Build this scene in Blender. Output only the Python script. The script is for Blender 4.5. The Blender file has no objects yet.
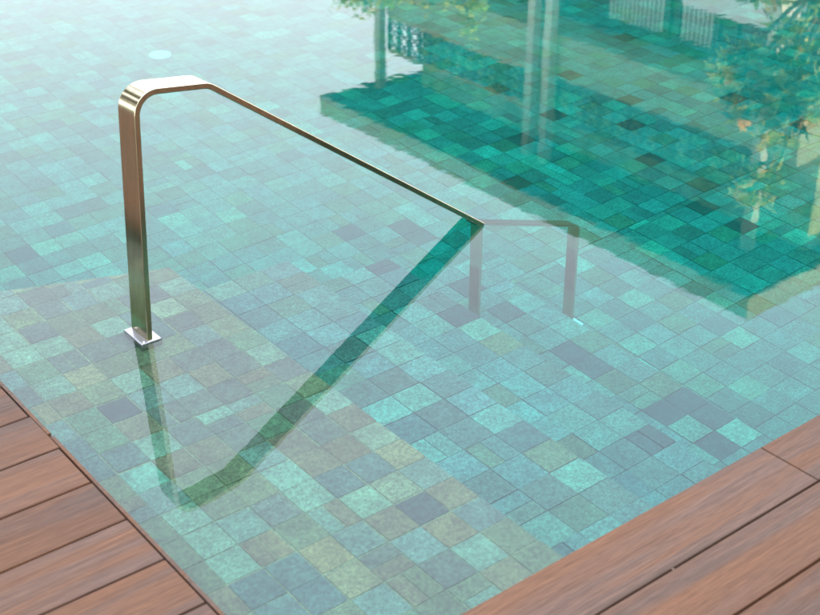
import bpy, math, random
from mathutils import Vector, Matrix
random.seed(7)
R = math.radians
scene = bpy.context.scene
C = scene.collection

# ------------------------------------------------------------------ camera
# world: +X runs along the deck boards (right-away), +Y along the left pool edge (left-away), water level z = 0
cam_d = bpy.data.cameras.new('camera')
cam = bpy.data.objects.new('camera', cam_d); C.objects.link(cam)
cam.matrix_world = Matrix(((0.785375, 0.297744, -0.542710, 0.0),
                           (-0.619014, 0.381575, -0.686456, 0.0),
                           (0.002696, 0.875071, 0.483988, 1.6),
                           (0, 0, 0, 1)))
cam_d.sensor_width = 36.0; cam_d.lens = 57.115
cam_d.clip_start = 0.05; cam_d.clip_end = 600.0
cam_d.dof.use_dof = True; cam_d.dof.focus_distance = 3.5; cam_d.dof.aperture_fstop = 5.0
scene.camera = cam

# ------------------------------------------------------------------ light
SUN_EL = R(24.0)
SUN_XY = Vector((0.335, -0.942)).normalized()
world = bpy.data.worlds.new('World'); scene.world = world; world.use_nodes = True
wn = world.node_tree.nodes; wl = world.node_tree.links
bg = wn['Background']; bg.inputs['Strength'].default_value = 0.15
sky = wn.new('ShaderNodeTexSky'); sky.sky_type = 'NISHITA'; sky.sun_disc = False
sky.sun_elevation = SUN_EL; sky.sun_rotation = math.atan2(SUN_XY.x, SUN_XY.y)
sky.air_density = 1.0; sky.dust_density = 3.0; sky.ozone_density = 1.0
tc = wn.new('ShaderNodeTexCoord'); sx = wn.new('ShaderNodeSeparateXYZ'); wl.new(tc.outputs['Generated'], sx.inputs[0])
vr = wn.new('ShaderNodeMapRange'); vr.interpolation_type = 'SMOOTHSTEP'                     # overcast veil: brighter overhead than low down
vr.inputs[1].default_value = 0.25; vr.inputs[2].default_value = 0.80; wl.new(sx.outputs[2], vr.inputs[0])
veil = wn.new('ShaderNodeMix'); veil.data_type = 'RGBA'; wl.new(vr.outputs[0], veil.inputs[0])
veil.inputs[6].default_value = (8.2, 8.0, 8.4, 1); veil.inputs[7].default_value = (11.0, 12.4, 15.8, 1)
mix = wn.new('ShaderNodeMix'); mix.data_type = 'RGBA'; mix.inputs[0].default_value = 0.85
wl.new(sky.outputs[0], mix.inputs[6]); wl.new(veil.outputs[2], mix.inputs[7]); wl.new(mix.outputs[2], bg.inputs['Color'])

sun_d = bpy.data.lights.new('sun', 'SUN'); sun_d.energy = 5.0; sun_d.angle = R(0.6); sun_d.color = (1.0, 0.86, 0.66)
sun = bpy.data.objects.new('sun', sun_d); C.objects.link(sun)
to_sun = Vector((SUN_XY.x * math.cos(SUN_EL), SUN_XY.y * math.cos(SUN_EL), math.sin(SUN_EL)))
sun.rotation_euler = to_sun.to_track_quat('Z', 'Y').to_euler(); sun.location = to_sun * 60

scene.view_settings.view_transform = 'Standard'; scene.view_settings.look = 'None'
scene.view_settings.exposure = 1.62; scene.view_settings.gamma = 1.0; scene.view_settings.use_curve_mapping = False
cy = scene.cycles
cy.max_bounces = 14; cy.transmission_bounces = 12; cy.glossy_bounces = 6; cy.diffuse_bounces = 4; cy.volume_bounces = 0
cy.caustics_refractive = True; cy.caustics_reflective = True; cy.blur_glossy = 0.3
cy.sample_clamp_indirect = 12.0; cy.use_denoising = True

# ------------------------------------------------------------------ helpers
class MB:
    """Collects faces (with an optional colour per face) and links them as one mesh object."""
    def __init__(s): s.v = []; s.f = []; s.c = []; s.smooth = []
    def face(s, pts, col=None, sm=False):
        n = len(s.v); s.v += [tuple(p) for p in pts]; s.f.append(tuple(range(n, n + len(pts)))); s.c.append(col or (1, 1, 1)); s.smooth.append(sm)
    def grid(s, rows, col=None, sm=True, closed=False, caps=False):
        n = len(s.v); m = len(rows[0])
        for r_ in rows: s.v += [tuple(p) for p in r_]
        for i in range(len(rows) - 1):
            for j in range(m if closed else m - 1):
                k = (j + 1) % m
                s.f.append((n + i*m + j, n + i*m + k, n + (i+1)*m + k, n + (i+1)*m + j)); s.c.append(col or (1, 1, 1)); s.smooth.append(sm)
        if caps:
            s.face(list(reversed(rows[0])), col); s.face(rows[-1], col)
    def box(s, x0, x1, y0, y1, z0, z1, col=None, bev=0.0):
        if bev <= 0:
            a = [(x0,y0,z0),(x1,y0,z0),(x1,y1,z0),(x0,y1,z0),(x0,y0,z1),(x1,y0,z1),(x1,y1,z1),(x0,y1,z1)]
            n = len(s.v); s.v += a
            for q in ((3,2,1,0),(4,5,6,7),(0,1,5,4),(1,2,6,5),(2,3,7,6),(3,0,4,7)):
                s.f.append(tuple(n + i for i in q)); s.c.append(col or (1,1,1)); s.smooth.append(False)
            return
        def ring(i, z): return [(x0+i,y0+i,z),(x1-i,y0+i,z),(x1-i,y1-i,z),(x0+i,y1-i,z)]
        b = bev
        s.grid([ring(b, z0), ring(0, z0+b), ring(0, z1-b), ring(b*0.3, z1-b*0.3), ring(b, z1)], col, False, True, True)
    def tube(s, pts, rad, n=8, col=None, caps=True):
        rows = []
        for i, p in enumerate(pts):
            p = Vector(p); a = Vector(pts[max(0, i-1)]); b = Vector(pts[min(len(pts)-1, i+1)])
            d = (b - a).normalized(); u = d.orthogonal().normalized() if i == 0 else (u - d * u.dot(d)).normalized(); w = d.cross(u)
            r_ = rad[i] if isinstance(rad, (list, tuple)) else rad
            rows.append([p + u * (r_*math.cos(2*math.pi*k/n)) + w * (r_*math.sin(2*math.pi*k/n)) for k in range(n)])
        s.grid(rows, col, True, True, caps)
    def lathe(s, prof, n=32, col=None, c=(0, 0, 0)):
        s.grid([[(c[0]+r_*math.cos(2*math.pi*k/n), c[1]+r_*math.sin(2*math.pi*k/n), c[2]+z) for k in range(n)] for r_, z in prof], col, True, True, False)
    def build(s, name, mat, parent=None, label=None, cat=None, group=None, kind=None):
        me = bpy.data.meshes.new(name); me.from_pydata(s.v, [], s.f)
        me.polygons.foreach_set('use_smooth', s.smooth)
        at = me.color_attributes.new('tint', 'FLOAT_COLOR', 'CORNER')
        buf = []
        for f, c in zip(s.f, s.c): buf += [c[0], c[1], c[2], 1.0] * len(f)
        at.data.foreach_set('color', buf)
        me.materials.append(mat); me.update()
        o = bpy.data.objects.new(name, me); C.objects.link(o)
        if parent is not None: o.parent = parent
        return tag(o, label, cat, group, kind)

def tag(o, label=None, cat=None, group=None, kind=None):
    for k, v in (('label', label), ('category', cat), ('group', group), ('kind', kind)):
        if v: o[k] = v
    return o
def thing(name, label, cat, loc=(0, 0, 0), group=None):
    o = bpy.data.objects.new(name, None); C.objects.link(o); o.location = loc; o.empty_display_size = 0.2
    return tag(o, label, cat, group)

def material(name, col=(0.5, 0.5, 0.5), rough=0.6, metal=0.0, tint=False, noise=None, bump=None, spec=0.5):
    """Principled material; noise = (scale xyz, low, high, detail) multiplies the colour, bump = (scale xyz, distance)."""
    m = bpy.data.materials.new(name); m.use_nodes = True
    n = m.node_tree.nodes; l = m.node_tree.links; p = n['Principled BSDF']
    p.inputs['Base Color'].default_value = (*col, 1); p.inputs['Roughness'].default_value = rough; p.inputs['Metallic'].default_value = metal
    p.inputs['Specular IOR Level'].default_value = spec
    src = None
    if tint:
        a = n.new('ShaderNodeAttribute'); a.attribute_name = 'tint'; src = a.outputs['Color']
    geo = n.new('ShaderNodeNewGeometry')
    def nz(scale, detail):
        mp = n.new('ShaderNodeMapping'); mp.inputs['Scale'].default_value = scale
        l.new(geo.outputs['Position'], mp.inputs['Vector'])
        t = n.new('ShaderNodeTexNoise'); t.inputs['Scale'].default_value = 1.0; t.inputs['Detail'].default_value = detail; t.inputs['Roughness'].default_value = 0.65
        l.new(mp.outputs[0], t.inputs['Vector']); return t.outputs['Fac']
    for q in (noise or []):
        mr = n.new('ShaderNodeMapRange'); mr.inputs[1].default_value = 0.3; mr.inputs[2].default_value = 0.7
        mr.inputs[3].default_value = q[1]; mr.inputs[4].default_value = q[2]
        l.new(nz(q[0], q[3]), mr.inputs[0])
        mx = n.new('ShaderNodeMix'); mx.data_type = 'RGBA'; mx.blend_type = 'MULTIPLY'; mx.inputs[0].default_value = 1.0
        if src is None: mx.inputs[6].default_value = (*col, 1)
        else: l.new(src, mx.inputs[6])
        l.new(mr.outputs[0], mx.inputs[7]); src = mx.outputs[2]
    if src is not None: l.new(src, p.inputs['Base Color'])
    if bump:
        b = n.new('ShaderNodeBump'); b.inputs['Strength'].default_value = 1.0; b.inputs['Distance'].default_value = bump[1]
        l.new(nz(bump[0], 3), b.inputs['Height']); l.new(b.outputs[0], p.inputs['Normal'])
    return m

# ------------------------------------------------------------------ materials
M = {}
M['tile'] = material('pool_stone', tint=True, rough=0.6, noise=[((290, 290, 290), 0.52, 1.55, 2), ((110, 110, 110), 0.66, 1.40, 2), ((24, 24, 24), 0.78, 1.22, 4), ((9, 9, 9), 0.85, 1.15, 2)])
M['steel'] = material('polished_steel', (0.56, 0.50, 0.34), 0.16, 1.0, noise=[((60, 60, 7), 0.88, 1.10, 3), ((260, 260, 260), 0.95, 1.04, 2)], bump=((14, 14, 30), 0.00012))
M['plate'] = material('brushed_steel', (0.42, 0.42, 0.44), 0.30, 1.0, noise=[((300, 20, 20), 0.85, 1.1, 2)])
M['white_steel'] = material('satin_steel', (0.80, 0.80, 0.78), 0.45, 0.6, noise=[((200, 30, 30), 0.9, 1.05, 2)])
M['white_plastic'] = material('cream_plastic', (0.85, 0.70, 0.62), 0.35, noise=[((30, 30, 30), 0.92, 1.05, 2)])
M['grey_plastic'] = material('grey_plastic', (0.35, 0.36, 0.36), 0.4, noise=[((30, 30, 30), 0.9, 1.1, 2)])
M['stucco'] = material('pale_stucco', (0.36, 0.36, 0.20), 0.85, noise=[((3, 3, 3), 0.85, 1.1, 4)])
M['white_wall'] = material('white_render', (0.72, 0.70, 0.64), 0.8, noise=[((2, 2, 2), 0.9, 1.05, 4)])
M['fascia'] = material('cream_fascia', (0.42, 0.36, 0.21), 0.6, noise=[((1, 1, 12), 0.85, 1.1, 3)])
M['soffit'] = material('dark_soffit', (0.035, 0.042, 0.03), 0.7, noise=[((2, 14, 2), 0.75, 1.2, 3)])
M['shade_wall'] = material('shade_dark_render', (0.07, 0.075, 0.045), 0.8, noise=[((2, 2, 2), 0.6, 1.4, 4)])  # shade under the balcony is put into this dark wall colour
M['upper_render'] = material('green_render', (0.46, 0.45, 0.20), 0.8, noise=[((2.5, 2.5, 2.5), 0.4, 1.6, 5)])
M['column'] = material('cream_paint', (0.55, 0.50, 0.36), 0.6, noise=[((6, 6, 2), 0.85, 1.1, 3)])
M['dark_frame'] = material('dark_frame', (0.035, 0.045, 0.045), 0.5, noise=[((8, 8, 8), 0.8, 1.2, 2)])
M['rail_wood'] = material('brown_rail', (0.48, 0.29, 0.11), 0.55, noise=[((3, 2, 12), 0.8, 1.2, 3)])
M['glass_dark'] = material('window_pane', (0.03, 0.05, 0.055), 0.08, noise=[((1, 1, 1), 0.8, 1.2, 2)])
M['curtain'] = material('pale_curtain', (0.62, 0.62, 0.55), 0.85, noise=[((2, 6, 1), 0.85, 1.1, 2)])
M['bark'] = material('bark', (0.16, 0.12, 0.085), 0.85, noise=[((30, 30, 8), 0.6, 1.3, 3)])
M['leaf'] = material('leaf', tint=True, rough=0.5, noise=[((6, 6, 6), 0.7, 1.3, 2)])
M['paving'] = material('pale_paving', (0.34, 0.33, 0.30), 0.8, noise=[((1.5, 1.5, 1.5), 0.85, 1.15, 4), ((25, 25, 25), 0.9, 1.1, 2)])
M['lawn'] = material('lawn', (0.045, 0.085, 0.02), 0.9, noise=[((0.6, 0.6, 0.6), 0.7, 1.3, 4), ((40, 40, 40), 0.7, 1.3, 2)])
M['roof_tile'] = material('grey_roof', (0.16, 0.14, 0.12), 0.75, noise=[((1, 10, 1), 0.8, 1.2, 3)])

def add_translucency(m, amount):
    n = m.node_tree.nodes; l = m.node_tree.links; p = n['Principled BSDF']; out = n['Material Output']
    t = n.new('ShaderNodeBsdfTranslucent'); mx = n.new('ShaderNodeMixShader'); mx.inputs[0].default_value = amount
    l.new(p.inputs['Base Color'].links[0].from_socket, t.inputs['Color']); l.new(p.outputs[0], mx.inputs[1]); l.new(t.outputs[0], mx.inputs[2]); l.new(mx.outputs[0], out.inputs['Surface'])
add_translucency(M['leaf'], 0.4)

def wood_material():
    m = bpy.data.materials.new('composite_wood'); m.use_nodes = True
    n = m.node_tree.nodes; l = m.node_tree.links; p = n['Principled BSDF']
    a = n.new('ShaderNodeAttribute'); a.attribute_name = 'tint'
    sep = n.new('ShaderNodeSeparateColor'); l.new(a.outputs['Color'], sep.inputs[0])
    geo = n.new('ShaderNodeNewGeometry')
    off = n.new('ShaderNodeCombineXYZ')
    mm = n.new('ShaderNodeMath'); mm.operation = 'MULTIPLY'; mm.inputs[1].default_value = 37.0
    l.new(sep.outputs[0], mm.inputs[0]); l.new(mm.outputs[0], off.inputs[0]); l.new(mm.outputs[0], off.inputs[2])
    add = n.new('ShaderNodeVectorMath'); add.operation = 'ADD'; l.new(geo.outputs['Position'], add.inputs[0]); l.new(off.outputs[0], add.inputs[1])
    def nz(scale, detail, dist=0.0):
        mp = n.new('ShaderNodeMapping'); mp.inputs['Scale'].default_value = scale; l.new(add.outputs[0], mp.inputs[0])
        t = n.new('ShaderNodeTexNoise'); t.inputs['Scale'].default_value = 1.0; t.inputs['Detail'].default_value = detail
        t.inputs['Roughness'].default_value = 0.6; t.inputs['Distortion'].default_value = dist
        l.new(mp.outputs[0], t.inputs[0]); return t.outputs['Fac']
    ramp = n.new('ShaderNodeValToRGB'); cr = ramp.color_ramp
    cr.elements[0].position = 0.30; cr.elements[0].color = (0.074, 0.045, 0.029, 1)
    cr.elements[1].position = 0.72; cr.elements[1].color = (0.116, 0.052, 0.024, 1)
    e = cr.elements.new(0.45); e.color = (0.088, 0.050, 0.032, 1)
    e = cr.elements.new(0.58); e.color = (0.103, 0.049, 0.025, 1)
    l.new(nz((0.8, 9, 9), 3, 0.8), ramp.inputs[0])
    def mul(src, fac, lo, hi, f0=0.3, f1=0.7):
        mr = n.new('ShaderNodeMapRange'); mr.inputs[1].default_value = f0; mr.inputs[2].default_value = f1
        mr.inputs[3].default_value = lo; mr.inputs[4].default_value = hi; l.new(fac, mr.inputs[0])
        mx = n.new('ShaderNodeMix'); mx.data_type = 'RGBA'; mx.blend_type = 'MULTIPLY'; mx.inputs[0].default_value = 1.0
        l.new(src, mx.inputs[6]); l.new(mr.outputs[0], mx.inputs[7]); return mx.outputs[2]
    c = mul(ramp.outputs[0], nz((5, 110, 110), 3, 0.5), 0.86, 1.11)
    c = mul(c, nz((2.5, 240, 240), 2, 0.2), 0.84, 1.12)
    c = mul(c, nz((22, 460, 460), 2), 0.76, 1.18)
    c = mul(c, sep.outputs[1], 0.88, 1.10, 0.0, 1.0)
    l.new(c, p.inputs['Base Color'])
    p.inputs['Roughness'].default_value = 0.55; p.inputs['Specular IOR Level'].default_value = 0.13
    b = n.new('ShaderNodeBump'); b.inputs['Distance'].default_value = 0.0006; b.inputs['Strength'].default_value = 0.8
    l.new(nz((9, 230, 230), 3), b.inputs['Height']); l.new(b.outputs[0], p.inputs['Normal'])
    return m
M['wood'] = wood_material()
M['cladding'] = material('brown_cladding', (0.11, 0.06, 0.03), 0.7, noise=[((4, 4, 14), 0.7, 1.2, 3)])

def water_material():
    m = bpy.data.materials.new('pool_water'); m.use_nodes = True
    n = m.node_tree.nodes; l = m.node_tree.links; n.remove(n['Principled BSDF'])
    g = n.new('ShaderNodeBsdfGlass'); g.inputs['IOR'].default_value = 1.333; g.inputs['Roughness'].default_value = 0.0
    out = n['Material Output']; l.new(g.outputs[0], out.inputs['Surface'])
    va = n.new('ShaderNodeVolumeAbsorption'); va.inputs['Color'].default_value = (0.0, 0.945, 0.94, 1); va.inputs['Density'].default_value = 0.95
    l.new(va.outputs[0], out.inputs['Volume'])
    geo = n.new('ShaderNodeNewGeometry')
    def nz(scale, detail, rot=0.0):
        mp = n.new('ShaderNodeMapping'); mp.inputs['Scale'].default_value = scale; mp.inputs['Rotation'].default_value = (0, 0, rot)
        l.new(geo.outputs['Position'], mp.inputs[0])
        t = n.new('ShaderNodeTexNoise'); t.inputs['Scale'].default_value = 1.0; t.inputs['Detail'].default_value = detail; l.new(mp.outputs[0], t.inputs[0]); return t.outputs['Fac']
    b1 = n.new('ShaderNodeBump'); b1.inputs['Distance'].default_value = 0.00009; l.new(nz((16, 16, 16), 1), b1.inputs['Height'])
    b2 = n.new('ShaderNodeBump'); b2.inputs['Distance'].default_value = 0.0003; l.new(nz((2.2, 2.2, 2.2), 1), b2.inputs['Height']); l.new(b1.outputs[0], b2.inputs['Normal'])
    l.new(b2.outputs[0], g.inputs['Normal'])
    return m
M['water'] = water_material()

# ------------------------------------------------------------------ ground, terrace, pool shell
PX0, PX1, PY0, PY1 = 0.805, 6.9, 1.28, 8.6      # pool opening
ZF = -1.0                                      # pool floor
b = MB()                                       # one ground sheet with the pool left open
for x0, x1, y0, y1 in ((-150, PX0-0.25, -150, 150), (PX1+0.25, 150, -150, 150), (PX0-0.25, PX1+0.25, -150, PY0-0.25), (PX0-0.25, PX1+0.25, PY1+0.25, 150)):
    b.face([(x0,y0,-0.14),(x1,y0,-0.14),(x1,y1,-0.14),(x0,y1,-0.14)])
b.build('ground', M['lawn'], kind='structure', label='mown green lawn spreading around the pool and the pavilion')
b = MB()
b.box(PX1+0.0, 13.2, -4, 24, -0.12, 0.05); b.box(-3, PX1-0.004, PY1+0.0, 24, -0.12, 0.05)
b.build('terrace', M['paving'], kind='structure', label='pale paved terrace round the far sides of the pool')

PAL = {'dark': (0.030, 0.058, 0.054), 'grey': (0.072, 0.110, 0.090), 'pale': (0.19, 0.26, 0.17), 'light': (0.12, 0.24, 0.185), 'brown': (0.135, 0.124, 0.066),
       'tan': (0.185, 0.172, 0.085), 'blue': (0.045, 0.112, 0.110), 'pblue': (0.09, 0.18, 0.165), 'olive': (0.10, 0.145, 0.075), 'cyan': (0.085, 0.25, 0.21),
       'teal': (0.065, 0.165, 0.15), 'vdark': (0.045, 0.050, 0.036), 'vbrown': (0.16, 0.070, 0.034), 'green': (0.06, 0.15, 0.085)}
SHALLOW = ['olive']*5 + ['pblue']*5 + ['grey']*5 + ['light']*4 + ['brown']*3 + ['green']*2 + ['tan']*1 + ['blue']*2
DEEP = ['teal']*9 + ['pblue']*5 + ['grey']*4 + ['light']*3 + ['green']*3 + ['blue']*2 + ['brown']*1 + ['cyan']*1
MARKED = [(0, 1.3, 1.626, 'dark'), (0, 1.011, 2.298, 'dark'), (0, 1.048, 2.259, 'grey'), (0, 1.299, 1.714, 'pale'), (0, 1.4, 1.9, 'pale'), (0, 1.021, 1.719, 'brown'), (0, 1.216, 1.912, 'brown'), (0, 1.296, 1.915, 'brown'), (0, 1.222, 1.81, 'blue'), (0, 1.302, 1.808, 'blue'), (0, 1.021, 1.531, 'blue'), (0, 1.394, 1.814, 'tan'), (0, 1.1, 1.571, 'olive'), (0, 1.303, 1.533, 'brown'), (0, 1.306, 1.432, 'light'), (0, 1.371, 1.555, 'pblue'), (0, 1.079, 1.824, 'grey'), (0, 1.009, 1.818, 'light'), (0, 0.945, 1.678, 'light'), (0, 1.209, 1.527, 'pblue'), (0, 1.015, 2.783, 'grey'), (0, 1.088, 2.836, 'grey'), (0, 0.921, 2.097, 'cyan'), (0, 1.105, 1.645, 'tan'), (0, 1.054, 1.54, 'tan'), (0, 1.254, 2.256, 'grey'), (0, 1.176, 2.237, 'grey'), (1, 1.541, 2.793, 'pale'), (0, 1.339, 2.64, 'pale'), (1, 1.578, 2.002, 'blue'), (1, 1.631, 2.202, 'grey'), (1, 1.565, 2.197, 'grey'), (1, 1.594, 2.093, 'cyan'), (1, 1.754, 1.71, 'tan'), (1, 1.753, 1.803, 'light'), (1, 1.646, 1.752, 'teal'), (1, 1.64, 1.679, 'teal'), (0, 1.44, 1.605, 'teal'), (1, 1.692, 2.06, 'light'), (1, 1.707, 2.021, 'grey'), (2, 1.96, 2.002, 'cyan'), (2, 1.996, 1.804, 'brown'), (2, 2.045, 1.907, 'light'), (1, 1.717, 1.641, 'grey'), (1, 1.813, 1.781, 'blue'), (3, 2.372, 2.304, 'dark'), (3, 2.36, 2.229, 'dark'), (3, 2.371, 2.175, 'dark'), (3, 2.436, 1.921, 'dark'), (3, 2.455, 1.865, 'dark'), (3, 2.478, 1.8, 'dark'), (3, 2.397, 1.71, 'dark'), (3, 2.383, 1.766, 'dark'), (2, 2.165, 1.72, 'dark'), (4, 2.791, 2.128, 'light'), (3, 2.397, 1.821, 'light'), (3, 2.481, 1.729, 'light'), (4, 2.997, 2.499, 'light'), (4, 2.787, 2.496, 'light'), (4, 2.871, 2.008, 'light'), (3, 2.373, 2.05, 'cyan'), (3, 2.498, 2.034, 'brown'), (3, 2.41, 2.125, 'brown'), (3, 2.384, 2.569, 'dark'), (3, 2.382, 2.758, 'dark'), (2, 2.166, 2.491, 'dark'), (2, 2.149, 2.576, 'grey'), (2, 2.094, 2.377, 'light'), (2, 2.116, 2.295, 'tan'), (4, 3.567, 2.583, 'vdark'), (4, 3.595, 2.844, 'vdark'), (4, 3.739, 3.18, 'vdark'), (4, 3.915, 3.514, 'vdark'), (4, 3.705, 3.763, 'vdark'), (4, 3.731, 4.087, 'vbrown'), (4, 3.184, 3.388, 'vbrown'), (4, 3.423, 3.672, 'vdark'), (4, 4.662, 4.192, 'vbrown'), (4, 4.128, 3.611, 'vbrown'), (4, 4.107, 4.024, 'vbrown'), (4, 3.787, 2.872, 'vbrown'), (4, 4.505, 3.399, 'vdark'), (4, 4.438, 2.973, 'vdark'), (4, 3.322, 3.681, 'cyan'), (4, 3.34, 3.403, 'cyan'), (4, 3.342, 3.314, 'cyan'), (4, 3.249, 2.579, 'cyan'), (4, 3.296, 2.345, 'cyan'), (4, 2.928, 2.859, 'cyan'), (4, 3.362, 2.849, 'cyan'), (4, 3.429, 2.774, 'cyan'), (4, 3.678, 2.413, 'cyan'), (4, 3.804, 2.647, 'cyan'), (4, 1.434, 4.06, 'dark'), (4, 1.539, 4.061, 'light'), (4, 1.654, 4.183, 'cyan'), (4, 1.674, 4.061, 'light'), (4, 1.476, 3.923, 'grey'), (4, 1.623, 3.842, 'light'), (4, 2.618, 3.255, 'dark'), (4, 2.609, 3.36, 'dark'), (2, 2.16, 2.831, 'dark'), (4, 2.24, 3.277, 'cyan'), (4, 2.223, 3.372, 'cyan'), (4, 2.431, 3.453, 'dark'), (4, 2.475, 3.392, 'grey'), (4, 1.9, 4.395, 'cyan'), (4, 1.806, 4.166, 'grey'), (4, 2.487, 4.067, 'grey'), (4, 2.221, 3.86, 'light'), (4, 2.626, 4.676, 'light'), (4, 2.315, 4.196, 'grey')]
def tiles(b, zone, x0, x1, y0, y1, z, px, py, gap, pal, yend=None, thick=0.0022, ys=None):
    nx = max(1, round((x1-x0)/px)); px = (x1-x0)/nx
    marks = [m for m in MARKED if m[0] == zone]
    i = 0
    for i in range(nx):
        ax0, ax1 = x1-(i+1)*px, x1-i*px
        y = y0 if ys is None else ys
        while y < y1:
            y2 = min(y + py, y1)
            if y1 - y2 < 0.025: y2 = y1
            top = y2
            if yend: top = min(y2, yend(ax1))
            yl = y; y = max(y, y0)
            if top - y > 0.008:
                q = random.random(); ym = (y+top)*0.5; xm = (ax0+ax1)*0.5
                cells = [(ax0, ax1, y, ym), (ax0, ax1, ym, top)] if q < 0.05 else [(ax0, xm, y, top), (xm, ax1, y, top)] if q < 0.11 else [(ax0, ax1, y, top)]
                for cx0, cx1, cy0, cy1 in cells:
                    mu, av = ((0.345, 0.565, 0.39), (0.09, 0.155, 0.105)) if zone == 0 else (((0.22, 0.68, 0.50) if zone == 4 else (0.28, 0.63, 0.50)), (0.07, 0.17, 0.145))
                    c = PAL[random.choice(pal)]; ct = 0.95 if zone == 0 else 0.72
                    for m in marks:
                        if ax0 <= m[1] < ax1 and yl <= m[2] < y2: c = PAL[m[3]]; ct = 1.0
                    c = tuple(max(0.004, q_*(w_ + ct*(x_-w_))) for x_, w_, q_ in zip(c, av, mu))
                    k = random.uniform(0.84, 1.16); h = random.uniform(0.93, 1.07)
                    c = (c[0]*k*h, c[1]*k, c[2]*k/h)
                    ga, gb, gc, gd = (gap*0.5*random.choice((0.25, 0.4, 0.7, 1.0, 1.5)) for _ in range(4)); zz = z + random.uniform(-0.0010, 0.0006)
                    xa, xb, ya, yb = cx0+ga, cx1-gb, cy0+gc, cy1-gd
                    b.face([(xa,ya,zz),(xb,ya,zz),(xb,yb,zz),(xa,yb,zz)], c)
                    for p, q in (((xa,ya),(xb,ya)),((xb,ya),(xb,yb)),((xb,yb),(xa,yb)),((xa,yb),(xa,ya))):
                        b.face([(p[0],p[1],zz-thick),(q[0],q[1],zz-thick),(q[0],q[1],zz),(p[0],p[1],zz)], c)
            y = y2
DARKG = (0.010, 0.040, 0.032); PALEG = (0.055, 0.115, 0.045)
SHELF_X, SHELF_Z = 1.435, -0.030
shelf_end = lambda x: 3.10 - 0.36*(x-0.8)
STEPS = [(1.815, -0.25), (2.18, -0.48), (2.53, -0.72)]
STEP_Y1 = 2.87
# floor
b = MB(); b.box(PX0-0.2, PX1+0.2, PY0-0.2, PY1+0.2, ZF-0.2, ZF-0.004, DARKG)
tiles(b, 4, 2.535, PX1, PY0, STEP_Y1, ZF, 0.092, 0.092, 0.0022, DEEP)
tiles(b, 4, 0.86, PX1, STEP_Y1+0.002, PY1, ZF, 0.092, 0.092, 0.0022, DEEP)
b.build('pool_floor', M['tile'], kind='structure', label='mosaic of teal, grey and brown stone tiles on the deep pool floor')
# walls of the basin
b = MB()
for x0, x1, y0, y1 in ((PX0-0.2, PX0, PY0-0.2, PY1+0.2), (PX1, PX1+0.2, PY0-0.2, PY1+0.2), (PX0, PX1, PY0-0.2, PY0), (PX0, PX1, PY1, PY1+0.2)):
    b.box(x0, x1, y0, y1, ZF-0.19, -0.002 if x0 < PX1 and y0 < PY1 else 0.04, (0.05, 0.12, 0.10))
b.build('pool_wall', M['tile'], kind='structure', label='stone lined wall closing the pool basin')
# stairs: solid shelf and three treads
b = MB()
n = 10
def prism(b, poly, z0, z1, col):
    b.face([(x, y, z1) for x, y in poly], col)
    for i in range(len(poly)):
        p, q = poly[i], poly[(i+1) % len(poly)]
        b.face([(p[0],p[1],z0),(q[0],q[1],z0),(q[0],q[1],z1),(p[0],p[1],z1)], (0.06, 0.14, 0.11))
prism(b, [(PX0+0.003, PY0+0.003), (SHELF_X-0.004, PY0+0.003), (SHELF_X-0.004, shelf_end(SHELF_X)-0.004), (PX0+0.003, shelf_end(PX0)-0.004)], ZF, SHELF_Z-0.0022, PALEG)
xp = SHELF_X
for k, (x, z) in enumerate(STEPS):
    prism(b, [(xp-0.003, PY0+0.003), (x-0.004, PY0+0.003), (x-0.004, STEP_Y1-0.004), (xp-0.003, STEP_Y1-0.004)], ZF, z-0.004, DARKG); xp = x
tiles(b, 0, PX0+0.006, SHELF_X, PY0+0.004, 3.2, SHELF_Z, 0.083, 0.087, 0.004, SHALLOW, shelf_end, 0.0008, 1.582-4*0.087)
xp = SHELF_X+0.004
for k, (x, z) in enumerate(STEPS):
    tiles(b, k+1, xp, x, PY0+0.004, STEP_Y1, z, 0.093, 0.093, 0.0022, ['pblue']*3+SHALLOW+DEEP if k == 0 else DEEP+['olive'], ys=(1.205, 1.22, 1.21)[k]); xp = x+0.004
b.build('pool_steps', M['tile'], kind='structure', label='wide stone tiled shelf and steps going down into the pool')
# water body: reaches a little into the walls and the floor slab so that no gap shows
b = MB(); b.box(PX0-0.10, PX1+0.10, PY0-0.10, PY1+0.10, ZF-0.08, 0.0)
b.build('pool_water', M['water'], kind='structure', label='calm clear turquoise pool water mirroring pale sky and a pavilion')

# ------------------------------------------------------------------ deck
EX, EY, PW = 0.822, 1.302, 0.1496              # pool-side edges of the deck, board pitch
DT, DB = 0.030, 0.006
b = MB()
def board(x0, x1, y0, y1, dz=0.0):
    b.box(x0, x1, y0, y1, DB, DT+dz, (random.random(), random.random(), 0), bev=0.0022)
def row(y0, y1, xa, xb, joints, dz=0.0):
    xs = [xa] + joints + [xb]
    for i in range(len(xs)-1): board(xs[i]+(0.0012 if i else 0), xs[i+1]-(0.0012 if i < len(xs)-2 else 0), y0, y1, dz)
G = 0.0052
for k in range(0, 30):                          # rows in front of the pool, counted towards the camera
    y1 = EY - k*PW; y0 = y1 - PW + G
    j = [1.965] if k == 0 else ([] if k == 1 else sorted(random.sample([-1.5, -0.4, 0.3, 2.9, 3.8, 4.6], 2)))
    row(y0, y1, -3.0, PX1+0.4, j, random.uniform(-0.0006, 0.0006))
b.box(1.526, 1.532, EY-PW, EY-PW+G, DB, DT-0.001, (0.5, 0.9, 0))     # clip bridging the first gap
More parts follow.
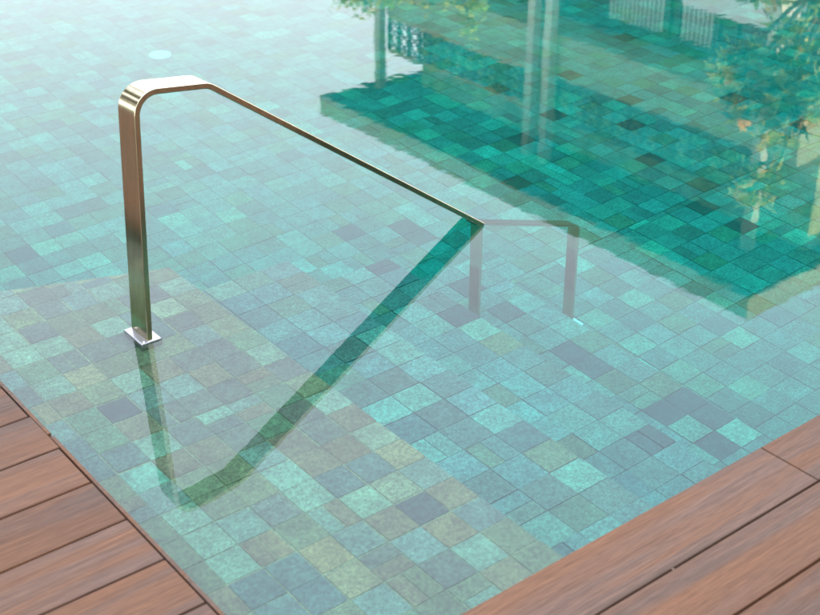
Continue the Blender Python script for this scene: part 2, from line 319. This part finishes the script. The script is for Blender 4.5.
for k in range(0, 55):                          # rows left of the pool, ending at its edge
    y0 = EY + G*0.5 + k*PW + 0.002; y1 = y0 + PW - G
    if y1 > PY1: break
    e = EX - 0.0125 if k < 5 else EX - 0.0105 - 0.003*(k % 2)
    row(y0, y1, -3.0, e, [random.choice([-1.7, -0.9, -0.3])], random.uniform(-0.0006, 0.0006))
b.box(EX-0.0085, EX, EY+0.003, 2.255, DB, DT-0.002, (0.35, 0.75, 0), bev=0.0015)       # thin closing strips along the water
b.box(EX-0.0095, EX-0.001, 2.266, 5.6, DB, DT-0.001, (0.62, 0.9, 0), bev=0.0015)
for y0, y1 in ((-3.2, PY0-0.11), ):
    for x in (-2.5, -1.9, -1.3, -0.7, -0.1, 0.5, 1.1, 1.7, 2.3, 2.9, 3.5, 4.1, 4.7, 5.3, 5.9, 6.5):
        b.box(x, x+0.05, y0, y1, -0.13, DB-0.0015, (0.4, 0.0, 0))                      # joists
for x in (-2.5, -1.9, -1.3, -0.7, -0.1, 0.45): b.box(x, x+0.05, PY0-0.1, PY1, -0.13, DB-0.0015, (0.4, 0.0, 0))
b.build('wooden_deck', M['wood'], kind='structure', label='reddish brown wooden deck boards meeting the water on two sides of the pool')

# ------------------------------------------------------------------ handrail
RY = 2.562; BW, BT = 0.082, 0.014; LEAN = 0.105   # the hoop leans a little away from the deck
TW = 0.035
def lean(x, y, z, w, zc):
    if w < 0.06: return (x, y, z)
    return (x, y*math.cos(TW) + (z-zc)*math.sin(TW) + LEAN*max(zc, 0), zc*0.9945 + (z-zc)*math.cos(TW) - y*math.sin(TW)*min(1, max(0, zc*8)))
hr = thing('handrail', 'polished steel pool handrail bent from flat bar and running down into the water', 'handrail', (1.191, RY, 0))
def section(p, t, w=BW, th=BT):
    """Rounded flat-bar outline at p = (x, z) with in-plane tangent t, as world points relative to the handrail base."""
    nx, nz = -t[1], t[0]; r_ = th*0.09; out = []
    for cx, cy, a0 in ((w/2-r_, th/2-r_, 0), (-w/2+r_, th/2-r_, 90), (-w/2+r_, -th/2+r_, 180), (w/2-r_, -th/2+r_, 270)):
        for a in (-1, 0, 30, 60, 90, 91):
            if a in (-1, 91):
                ea = R(a0 + (0 if a < 0 else 90)); tx, tz = (math.sin(ea), -math.cos(ea)) if a < 0 else (-math.sin(ea), math.cos(ea))
                u = cx + r_*math.cos(ea) + tx*0.0009; v = cy + r_*math.sin(ea) + tz*0.0009
                out.append(lean(p[0]+nx*v-1.191, u, p[1]+nz*v, w, p[1])); continue
            u = cx + r_*math.cos(R(a0+a)); v = cy + r_*math.sin(R(a0+a))
            out.append(lean(p[0]+nx*v-1.191, u, p[1]+nz*v, w, p[1]))
    return out
def fillet(pts, rad):
    out = [pts[0]]
    for i in range(1, len(pts)-1):
        p = Vector(pts[i]); a = (Vector(pts[i-1])-p); c = (Vector(pts[i+1])-p); la, lc = a.length, c.length; a.normalize(); c.normalize()
        ang = math.acos(max(-1, min(1, a.dot(c)))); d = min(rad[i-1]/math.tan(ang/2), la*0.49, lc*0.49); rr = d*math.tan(ang/2)
        cen = p + (a+c).normalized()*(rr/math.sin(ang/2)); s0 = p+a*d-cen; s1 = p+c*d-cen
        tot = s0.angle(s1); sg = 1 if s0.x*s1.y-s0.y*s1.x > 0 else -1
        for k in range(13):
            th = sg*tot*k/12; out.append((cen.x+s0.x*math.cos(th)-s0.y*math.sin(th), cen.y+s0.x*math.sin(th)+s0.y*math.cos(th)))
    out.append(pts[-1]); return out
def sweep(path):
    rows = []
    for i, p in enumerate(path):
        a = path[max(0, i-1)]; c = path[min(len(path)-1, i+1)]; t = Vector((c[0]-a[0], c[1]-a[1])).normalized()
        rows.append(section(p, t))
    return rows
LW, LT = 0.043, 0.010                          # the bar is slimmer under water
def slim(path):
    rows = []
    for i, p in enumerate(path):
        a = path[max(0, i-1)]; c = path[min(len(path)-1, i+1)]; rows.append(section(p, Vector((c[0]-a[0], c[1]-a[1])).normalized(), LW, LT))
    return rows
top = fillet([(1.191, -0.008), (1.252, 0.601), (1.440, 0.580), (2.262, 0.000)], [0.055, 0.05])
b = MB(); b.grid(sweep(top), None, True, True, True); b.build('rail_bar', M['steel'], hr)
low = fillet([(2.2500, -0.002), (2.675, -0.300), (2.677, -0.992)], [0.040])
b = MB(); b.grid(slim(low), None, True, True, True); b.build('lower_bar', M['steel'], hr)
b = MB(); b.grid(slim([(2.272, -0.026), (2.272, -0.712)]), None, True, True, True); b.build('leg', M['steel'], hr)
def plate(x, z, sx, sy, h, mt='plate'):
    b = MB(); b.box(x-sx/2-1.191, x+sx/2-1.191, -sy/2, sy/2, z, z+h, bev=0.0025)
    for u in (-0.41, 0.41):
        b.lathe([(0.0001, 0.0025), (0.003, 0.002), (0.004, 0.0)], 12, None, (x-1.191-sx*0.33, u*sy, z+h))
    return b.build('base_plate', M[mt], hr)
plate(1.193, -0.030, 0.054, 0.094, 0.034); plate(2.270, -0.72, 0.064, 0.084, 0.010, 'white_steel'); plate(2.677, -1.0, 0.064, 0.084, 0.010, 'white_steel')

# ------------------------------------------------------------------ inlet in the pool floor
it = thing('pool_inlet', 'round white plastic inlet set in the far pool floor', 'pool fitting', (2.751, 5.382, ZF))
b = MB(); b.lathe([(0.052, 0.0), (0.052, 0.006), (0.047, 0.010), (0.036, 0.011), (0.033, 0.006)], 40); b.build('ring', M['white_plastic'], it)
b = MB(); b.lathe([(0.033, 0.006), (0.028, 0.012), (0.016, 0.016), (0.009, 0.016), (0.008, 0.004), (0.0001, 0.004)], 40); b.build('cap', M['white_plastic'], it)

# ------------------------------------------------------------------ pavilion mirrored in the water
FX = 13.85
pv = thing('pavilion', 'two storey pavilion with deep flat eaves, slim cream columns and balcony, beyond the pool', 'building', (FX, 14.0, 0))
def rel(o): o.location = (-FX, -14.0, 0); return o
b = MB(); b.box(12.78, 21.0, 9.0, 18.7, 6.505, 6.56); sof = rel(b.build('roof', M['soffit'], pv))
b = MB(); b.box(12.72, 12.775, 8.95, 18.75, 6.5, 6.78); b.box(12.7755, 21.0, 8.95, 8.998, 6.5, 6.78); b.box(12.7755, 21.0, 18.702, 18.75, 6.5, 6.78); b.box(12.72, 21.0, 8.95, 18.75, 6.7805, 6.82)
f_ = b.build('fascia', M['fascia'], sof)
for y in (9.92, 14.04, 14.42, 18.42):
    b = MB(); b.box(FX-0.075, FX+0.075, y-0.075, y+0.075, -0.05, 6.504, bev=0.012); b.box(FX-0.11, FX+0.11, y-0.11, y+0.11, -0.06, 0.22, bev=0.01)
    rel(b.build('column', M['column'], pv))
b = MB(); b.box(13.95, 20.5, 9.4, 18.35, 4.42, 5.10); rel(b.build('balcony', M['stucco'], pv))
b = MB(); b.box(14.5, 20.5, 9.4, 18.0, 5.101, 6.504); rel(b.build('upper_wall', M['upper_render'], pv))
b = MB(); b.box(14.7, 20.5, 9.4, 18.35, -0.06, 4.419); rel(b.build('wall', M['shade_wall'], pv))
# lattice railing along the balcony edge, one panel between each pair of columns
for y0, y1 in ((10.02, 13.95), (14.52, 18.33)):
    b = MB()
    b.box(13.97, 14.03, y0, y1, 5.11, 5.19); b.box(13.97, 14.03, y0, y1, 5.74, 5.81)
    rl = rel(b.build('railing', M['rail_wood'] if y0 > 14 else M['dark_frame'], pv))
    b = MB(); nb = round((y1-y0)/0.30); s = (y1-y0)/nb
    for i in range(nb+1): b.box(13.98, 14.02, y0+i*s-0.03, y0+i*s+0.03, 5.1905, 5.7395)
    for i in range(nb):
        ya, yb = y0+i*s+0.03, y0+(i+1)*s-0.03
        for q in range(3):
            za, zb = 5.19+0.183*q, 5.19+0.183*(q+1)
            b.tube([(13.993, ya, za), (13.993, yb, zb)], 0.018, 4); b.tube([(14.008, ya, zb), (14.008, yb, za)], 0.018, 4)
    b.build('lattice', M['dark_frame'], rl)
# doors and curtains under the balcony
for y0, y1 in ((10.0, 11.2), (11.45, 12.25), (12.38, 13.65), (14.55, 15.3), (15.5, 17.6)):
    b = MB()
    for ya, yb in ((y0, y0+0.07), (y1-0.07, y1)): b.box(14.62, 14.698, ya, yb, 0.0, 4.25)
    b.box(14.62, 14.698, y0+0.0705, y1-0.0705, 4.17, 4.25)
    w = rel(b.build('window', M['dark_frame'], pv))
    b = MB(); b.box(14.672, 14.697, y0+0.0705, y1-0.0705, 0.0, 4.169); b.build('pane', M['glass_dark'], w)
    if y0 in (11.45, 12.38, 14.55):
        b = MB(); k = y0 + 0.10
        while k < y1 - 0.12:
            b.box(14.60, 14.618, k, k+0.050, 0.04, 4.16); k += 0.085
        b.build('slat_blind', M['curtain'], w)
b = MB(); b.box(13.95, 14.6, 10.05, 11.6, 0.051, 3.42); rel(b.build('porch_wall', M['white_wall'], pv))

# ------------------------------------------------------------------ trees mirrored in the water
def leafy(name, label, base, height, spread, nleaf, leaf_cols, flower_cols, nflow, llen, trunk_h, sides):
    t = thing(name, label, 'tree', base)
    b = MB(); tips = []
    b.tube([(0, 0, -0.1), (0.03, 0.02, trunk_h*0.5), (0.0, 0.05, trunk_h)], [0.07, 0.055, 0.045], 10)
    for k in range(sides):
        an = 2*math.pi*k/sides + random.uniform(-0.3, 0.3); r_ = spread*random.uniform(0.45, 0.95)
        z1 = random.uniform(trunk_h*0.9, height*0.92)
        p1 = Vector((0, 0.05, trunk_h*random.uniform(0.75, 1.0))); p3 = Vector((r_*math.cos(an), r_*math.sin(an), z1)); p2 = p1.lerp(p3, 0.5) + Vector((0, 0, -0.08*spread))
        b.tube([p1, p2, p3], [0.035, 0.022, 0.010], 6)
        for q in range(4):
            e = p2.lerp(p3, random.uniform(0.3, 1.0)); v = Vector((random.uniform(-1, 1), random.uniform(-1, 1), random.uniform(-0.3, 0.9))).normalized()*spread*random.uniform(0.2, 0.42)
            b.tube([e, e + v*0.55 + Vector((0, 0, 0.03)), e + v], [0.012, 0.008, 0.004], 5); tips.append((e, e+v))
    b.build('trunk', M['bark'], t)
    b = MB()
    for k in range(nleaf):
        a, c = random.choice(tips); p = a.lerp(c, random.uniform(0.15, 1.1)) + Vector([random.gauss(0, 0.05*spread) for _ in range(3)])
        d = Vector((random.uniform(-1, 1), random.uniform(-1, 1), random.uniform(-0.9, 0.5))).normalized(); u = d.orthogonal().normalized()
        u = (u + Vector((0, 0, random.uniform(-0.6, 0.6)))).normalized(); u = (u - d*u.dot(d)).normalized()
        L = llen*random.uniform(0.6, 1.25); W = L*random.uniform(0.16, 0.26); nrm = d.cross(u)
        col = random.choice(leaf_cols); kk = random.uniform(0.75, 1.25); col = tuple(x*kk for x in col)
        mid = p + d*L*0.5 + nrm*L*0.07
        b.face([p, p+d*L*0.35+u*W, mid, p+d*L*0.35-u*W], col); b.face([p+d*L*0.35+u*W, p+d*L, p+d*L*0.35-u*W, mid][::1], col)
    b.build('crown', M['leaf'], t)
    if nflow:
        b = MB()
        for k in range(nflow):
            a, c = random.choice(tips); p = a.lerp(c, random.uniform(0.6, 1.15)) + Vector([random.gauss(0, 0.03*spread) for _ in range(3)])
            for q in range(random.randint(2, 6)):
                e = p + Vector([random.gauss(0, 0.022) for _ in range(3)]); col = random.choice(flower_cols); s_ = random.uniform(0.035, 0.065)
                for w in range(5):
                    a1 = 2*math.pi*w/5 + q; a2 = a1+0.9
                    b.face([e, e+Vector((math.cos(a1)*s_, -0.3*s_, math.sin(a1)*s_)), e+Vector((math.cos((a1+a2)/2)*s_*1.3, -0.5*s_, math.sin((a1+a2)/2)*s_*1.3)), e+Vector((math.cos(a2)*s_, -0.3*s_, math.sin(a2)*s_))], col)
        b.build('blossom', M['leaf'], t)
    return t
GREEN = [(0.06, 0.14, 0.04), (0.10, 0.20, 0.045), (0.04, 0.10, 0.06), (0.45, 0.52, 0.06), (0.62, 0.60, 0.08), (0.55, 0.58, 0.08), (0.7, 0.62, 0.12)]  # the yellow tones put sunlit highlights into part of the leaves
GOLD = [(0.85, 0.48, 0.06), (0.9, 0.62, 0.14), (0.9, 0.76, 0.42), (0.8, 0.38, 0.05)]
leafy('flowering_tree', 'small loose flowering tree with golden yellow blossoms by the far pool side', (9.0, 5.85, 0.05), 2.95, 1.05, 4600, GREEN + [(0.30, 0.28, 0.05)], GOLD, 190, 0.17, 1.0, 14)
LIME = [(0.26, 0.36, 0.03), (0.42, 0.44, 0.03), (0.16, 0.28, 0.03), (0.6, 0.50, 0.06)]
leafy('lime_leaved_tree', 'young tree with bright yellow green leaves in front of the pavilion balcony', (7.62, 9.78, 0.05), 2.12, 0.85, 3400, LIME, GOLD, 0, 0.10, 0.8, 10)

DARKLEAF = [(0.055, 0.085, 0.025), (0.075, 0.10, 0.03), (0.045, 0.07, 0.025), (0.10, 0.11, 0.03)]
for q, (x, y, h_, sp, lab) in enumerate(((-3.6, 8.6, 9.0, 3.0, 'tall dark green garden tree rising beyond the left deck'), (-1.2, 12.6, 11.0, 3.4, 'tallest dark green garden tree standing behind the pool corner'), (-7.4, 5.2, 8.0, 3.0, 'lower spreading dark tree at the far end of the deck'))):
    leafy('garden_tree', lab, (x, y, -0.14), h_, sp, 3400, DARKLEAF, GOLD, 0, 0.62, 2.2, 16)['group'] = 'dark garden trees'

# ------------------------------------------------------------------ unseen house block, added to keep the sun off pool and deck
vl = thing('shade_block', 'unseen brown timber clad block with grey roof, added behind the deck to shade the pool', 'building', (4.2, -11.0, 0))
def relv(o): o.location = (-4.2, 11.0, 0); return o
b = MB(); b.box(-3.4, 11.4, -16.0, -8.0, -0.15, 7.8); relv(b.build('wall', M['cladding'], vl))
b = MB()
b.box(-3.9, 11.9, -16.5, -7.5, 7.801, 8.0)
b.face([(-3.9, -16.5, 8.0), (11.9, -16.5, 8.0), (8.0, -12, 9.6), (0.0, -12, 9.6)]); b.face([(11.9, -7.5, 8.0), (-3.9, -7.5, 8.0), (0.0, -12, 9.6), (8.0, -12, 9.6)])
b.face([(-3.9, -7.5, 8.0), (-3.9, -16.5, 8.0), (0.0, -12, 9.6)]); b.face([(11.9, -16.5, 8.0), (11.9, -7.5, 8.0), (8.0, -12, 9.6)])
relv(b.build('roof', M['roof_tile'], vl))
for z in (0.6, 4.4):
    for x in (-2.2, 0.4, 3.0, 5.6, 8.2):
        b = MB()
        b.box(x, x+0.08, -7.998, -7.93, z, z+2.2); b.box(x+1.52, x+1.6, -7.998, -7.93, z, z+2.2); b.box(x+0.0805, x+1.5195, -7.998, -7.93, z, z+0.08); b.box(x+0.0805, x+1.5195, -7.998, -7.93, z+2.12, z+2.2)
        w = relv(b.build('window', M['rail_wood'], vl))
        b = MB(); b.box(x+0.0805, x+1.5195, -7.997, -7.96, z+0.0805, z+2.1195); b.build('pane', M['glass_dark'], w)
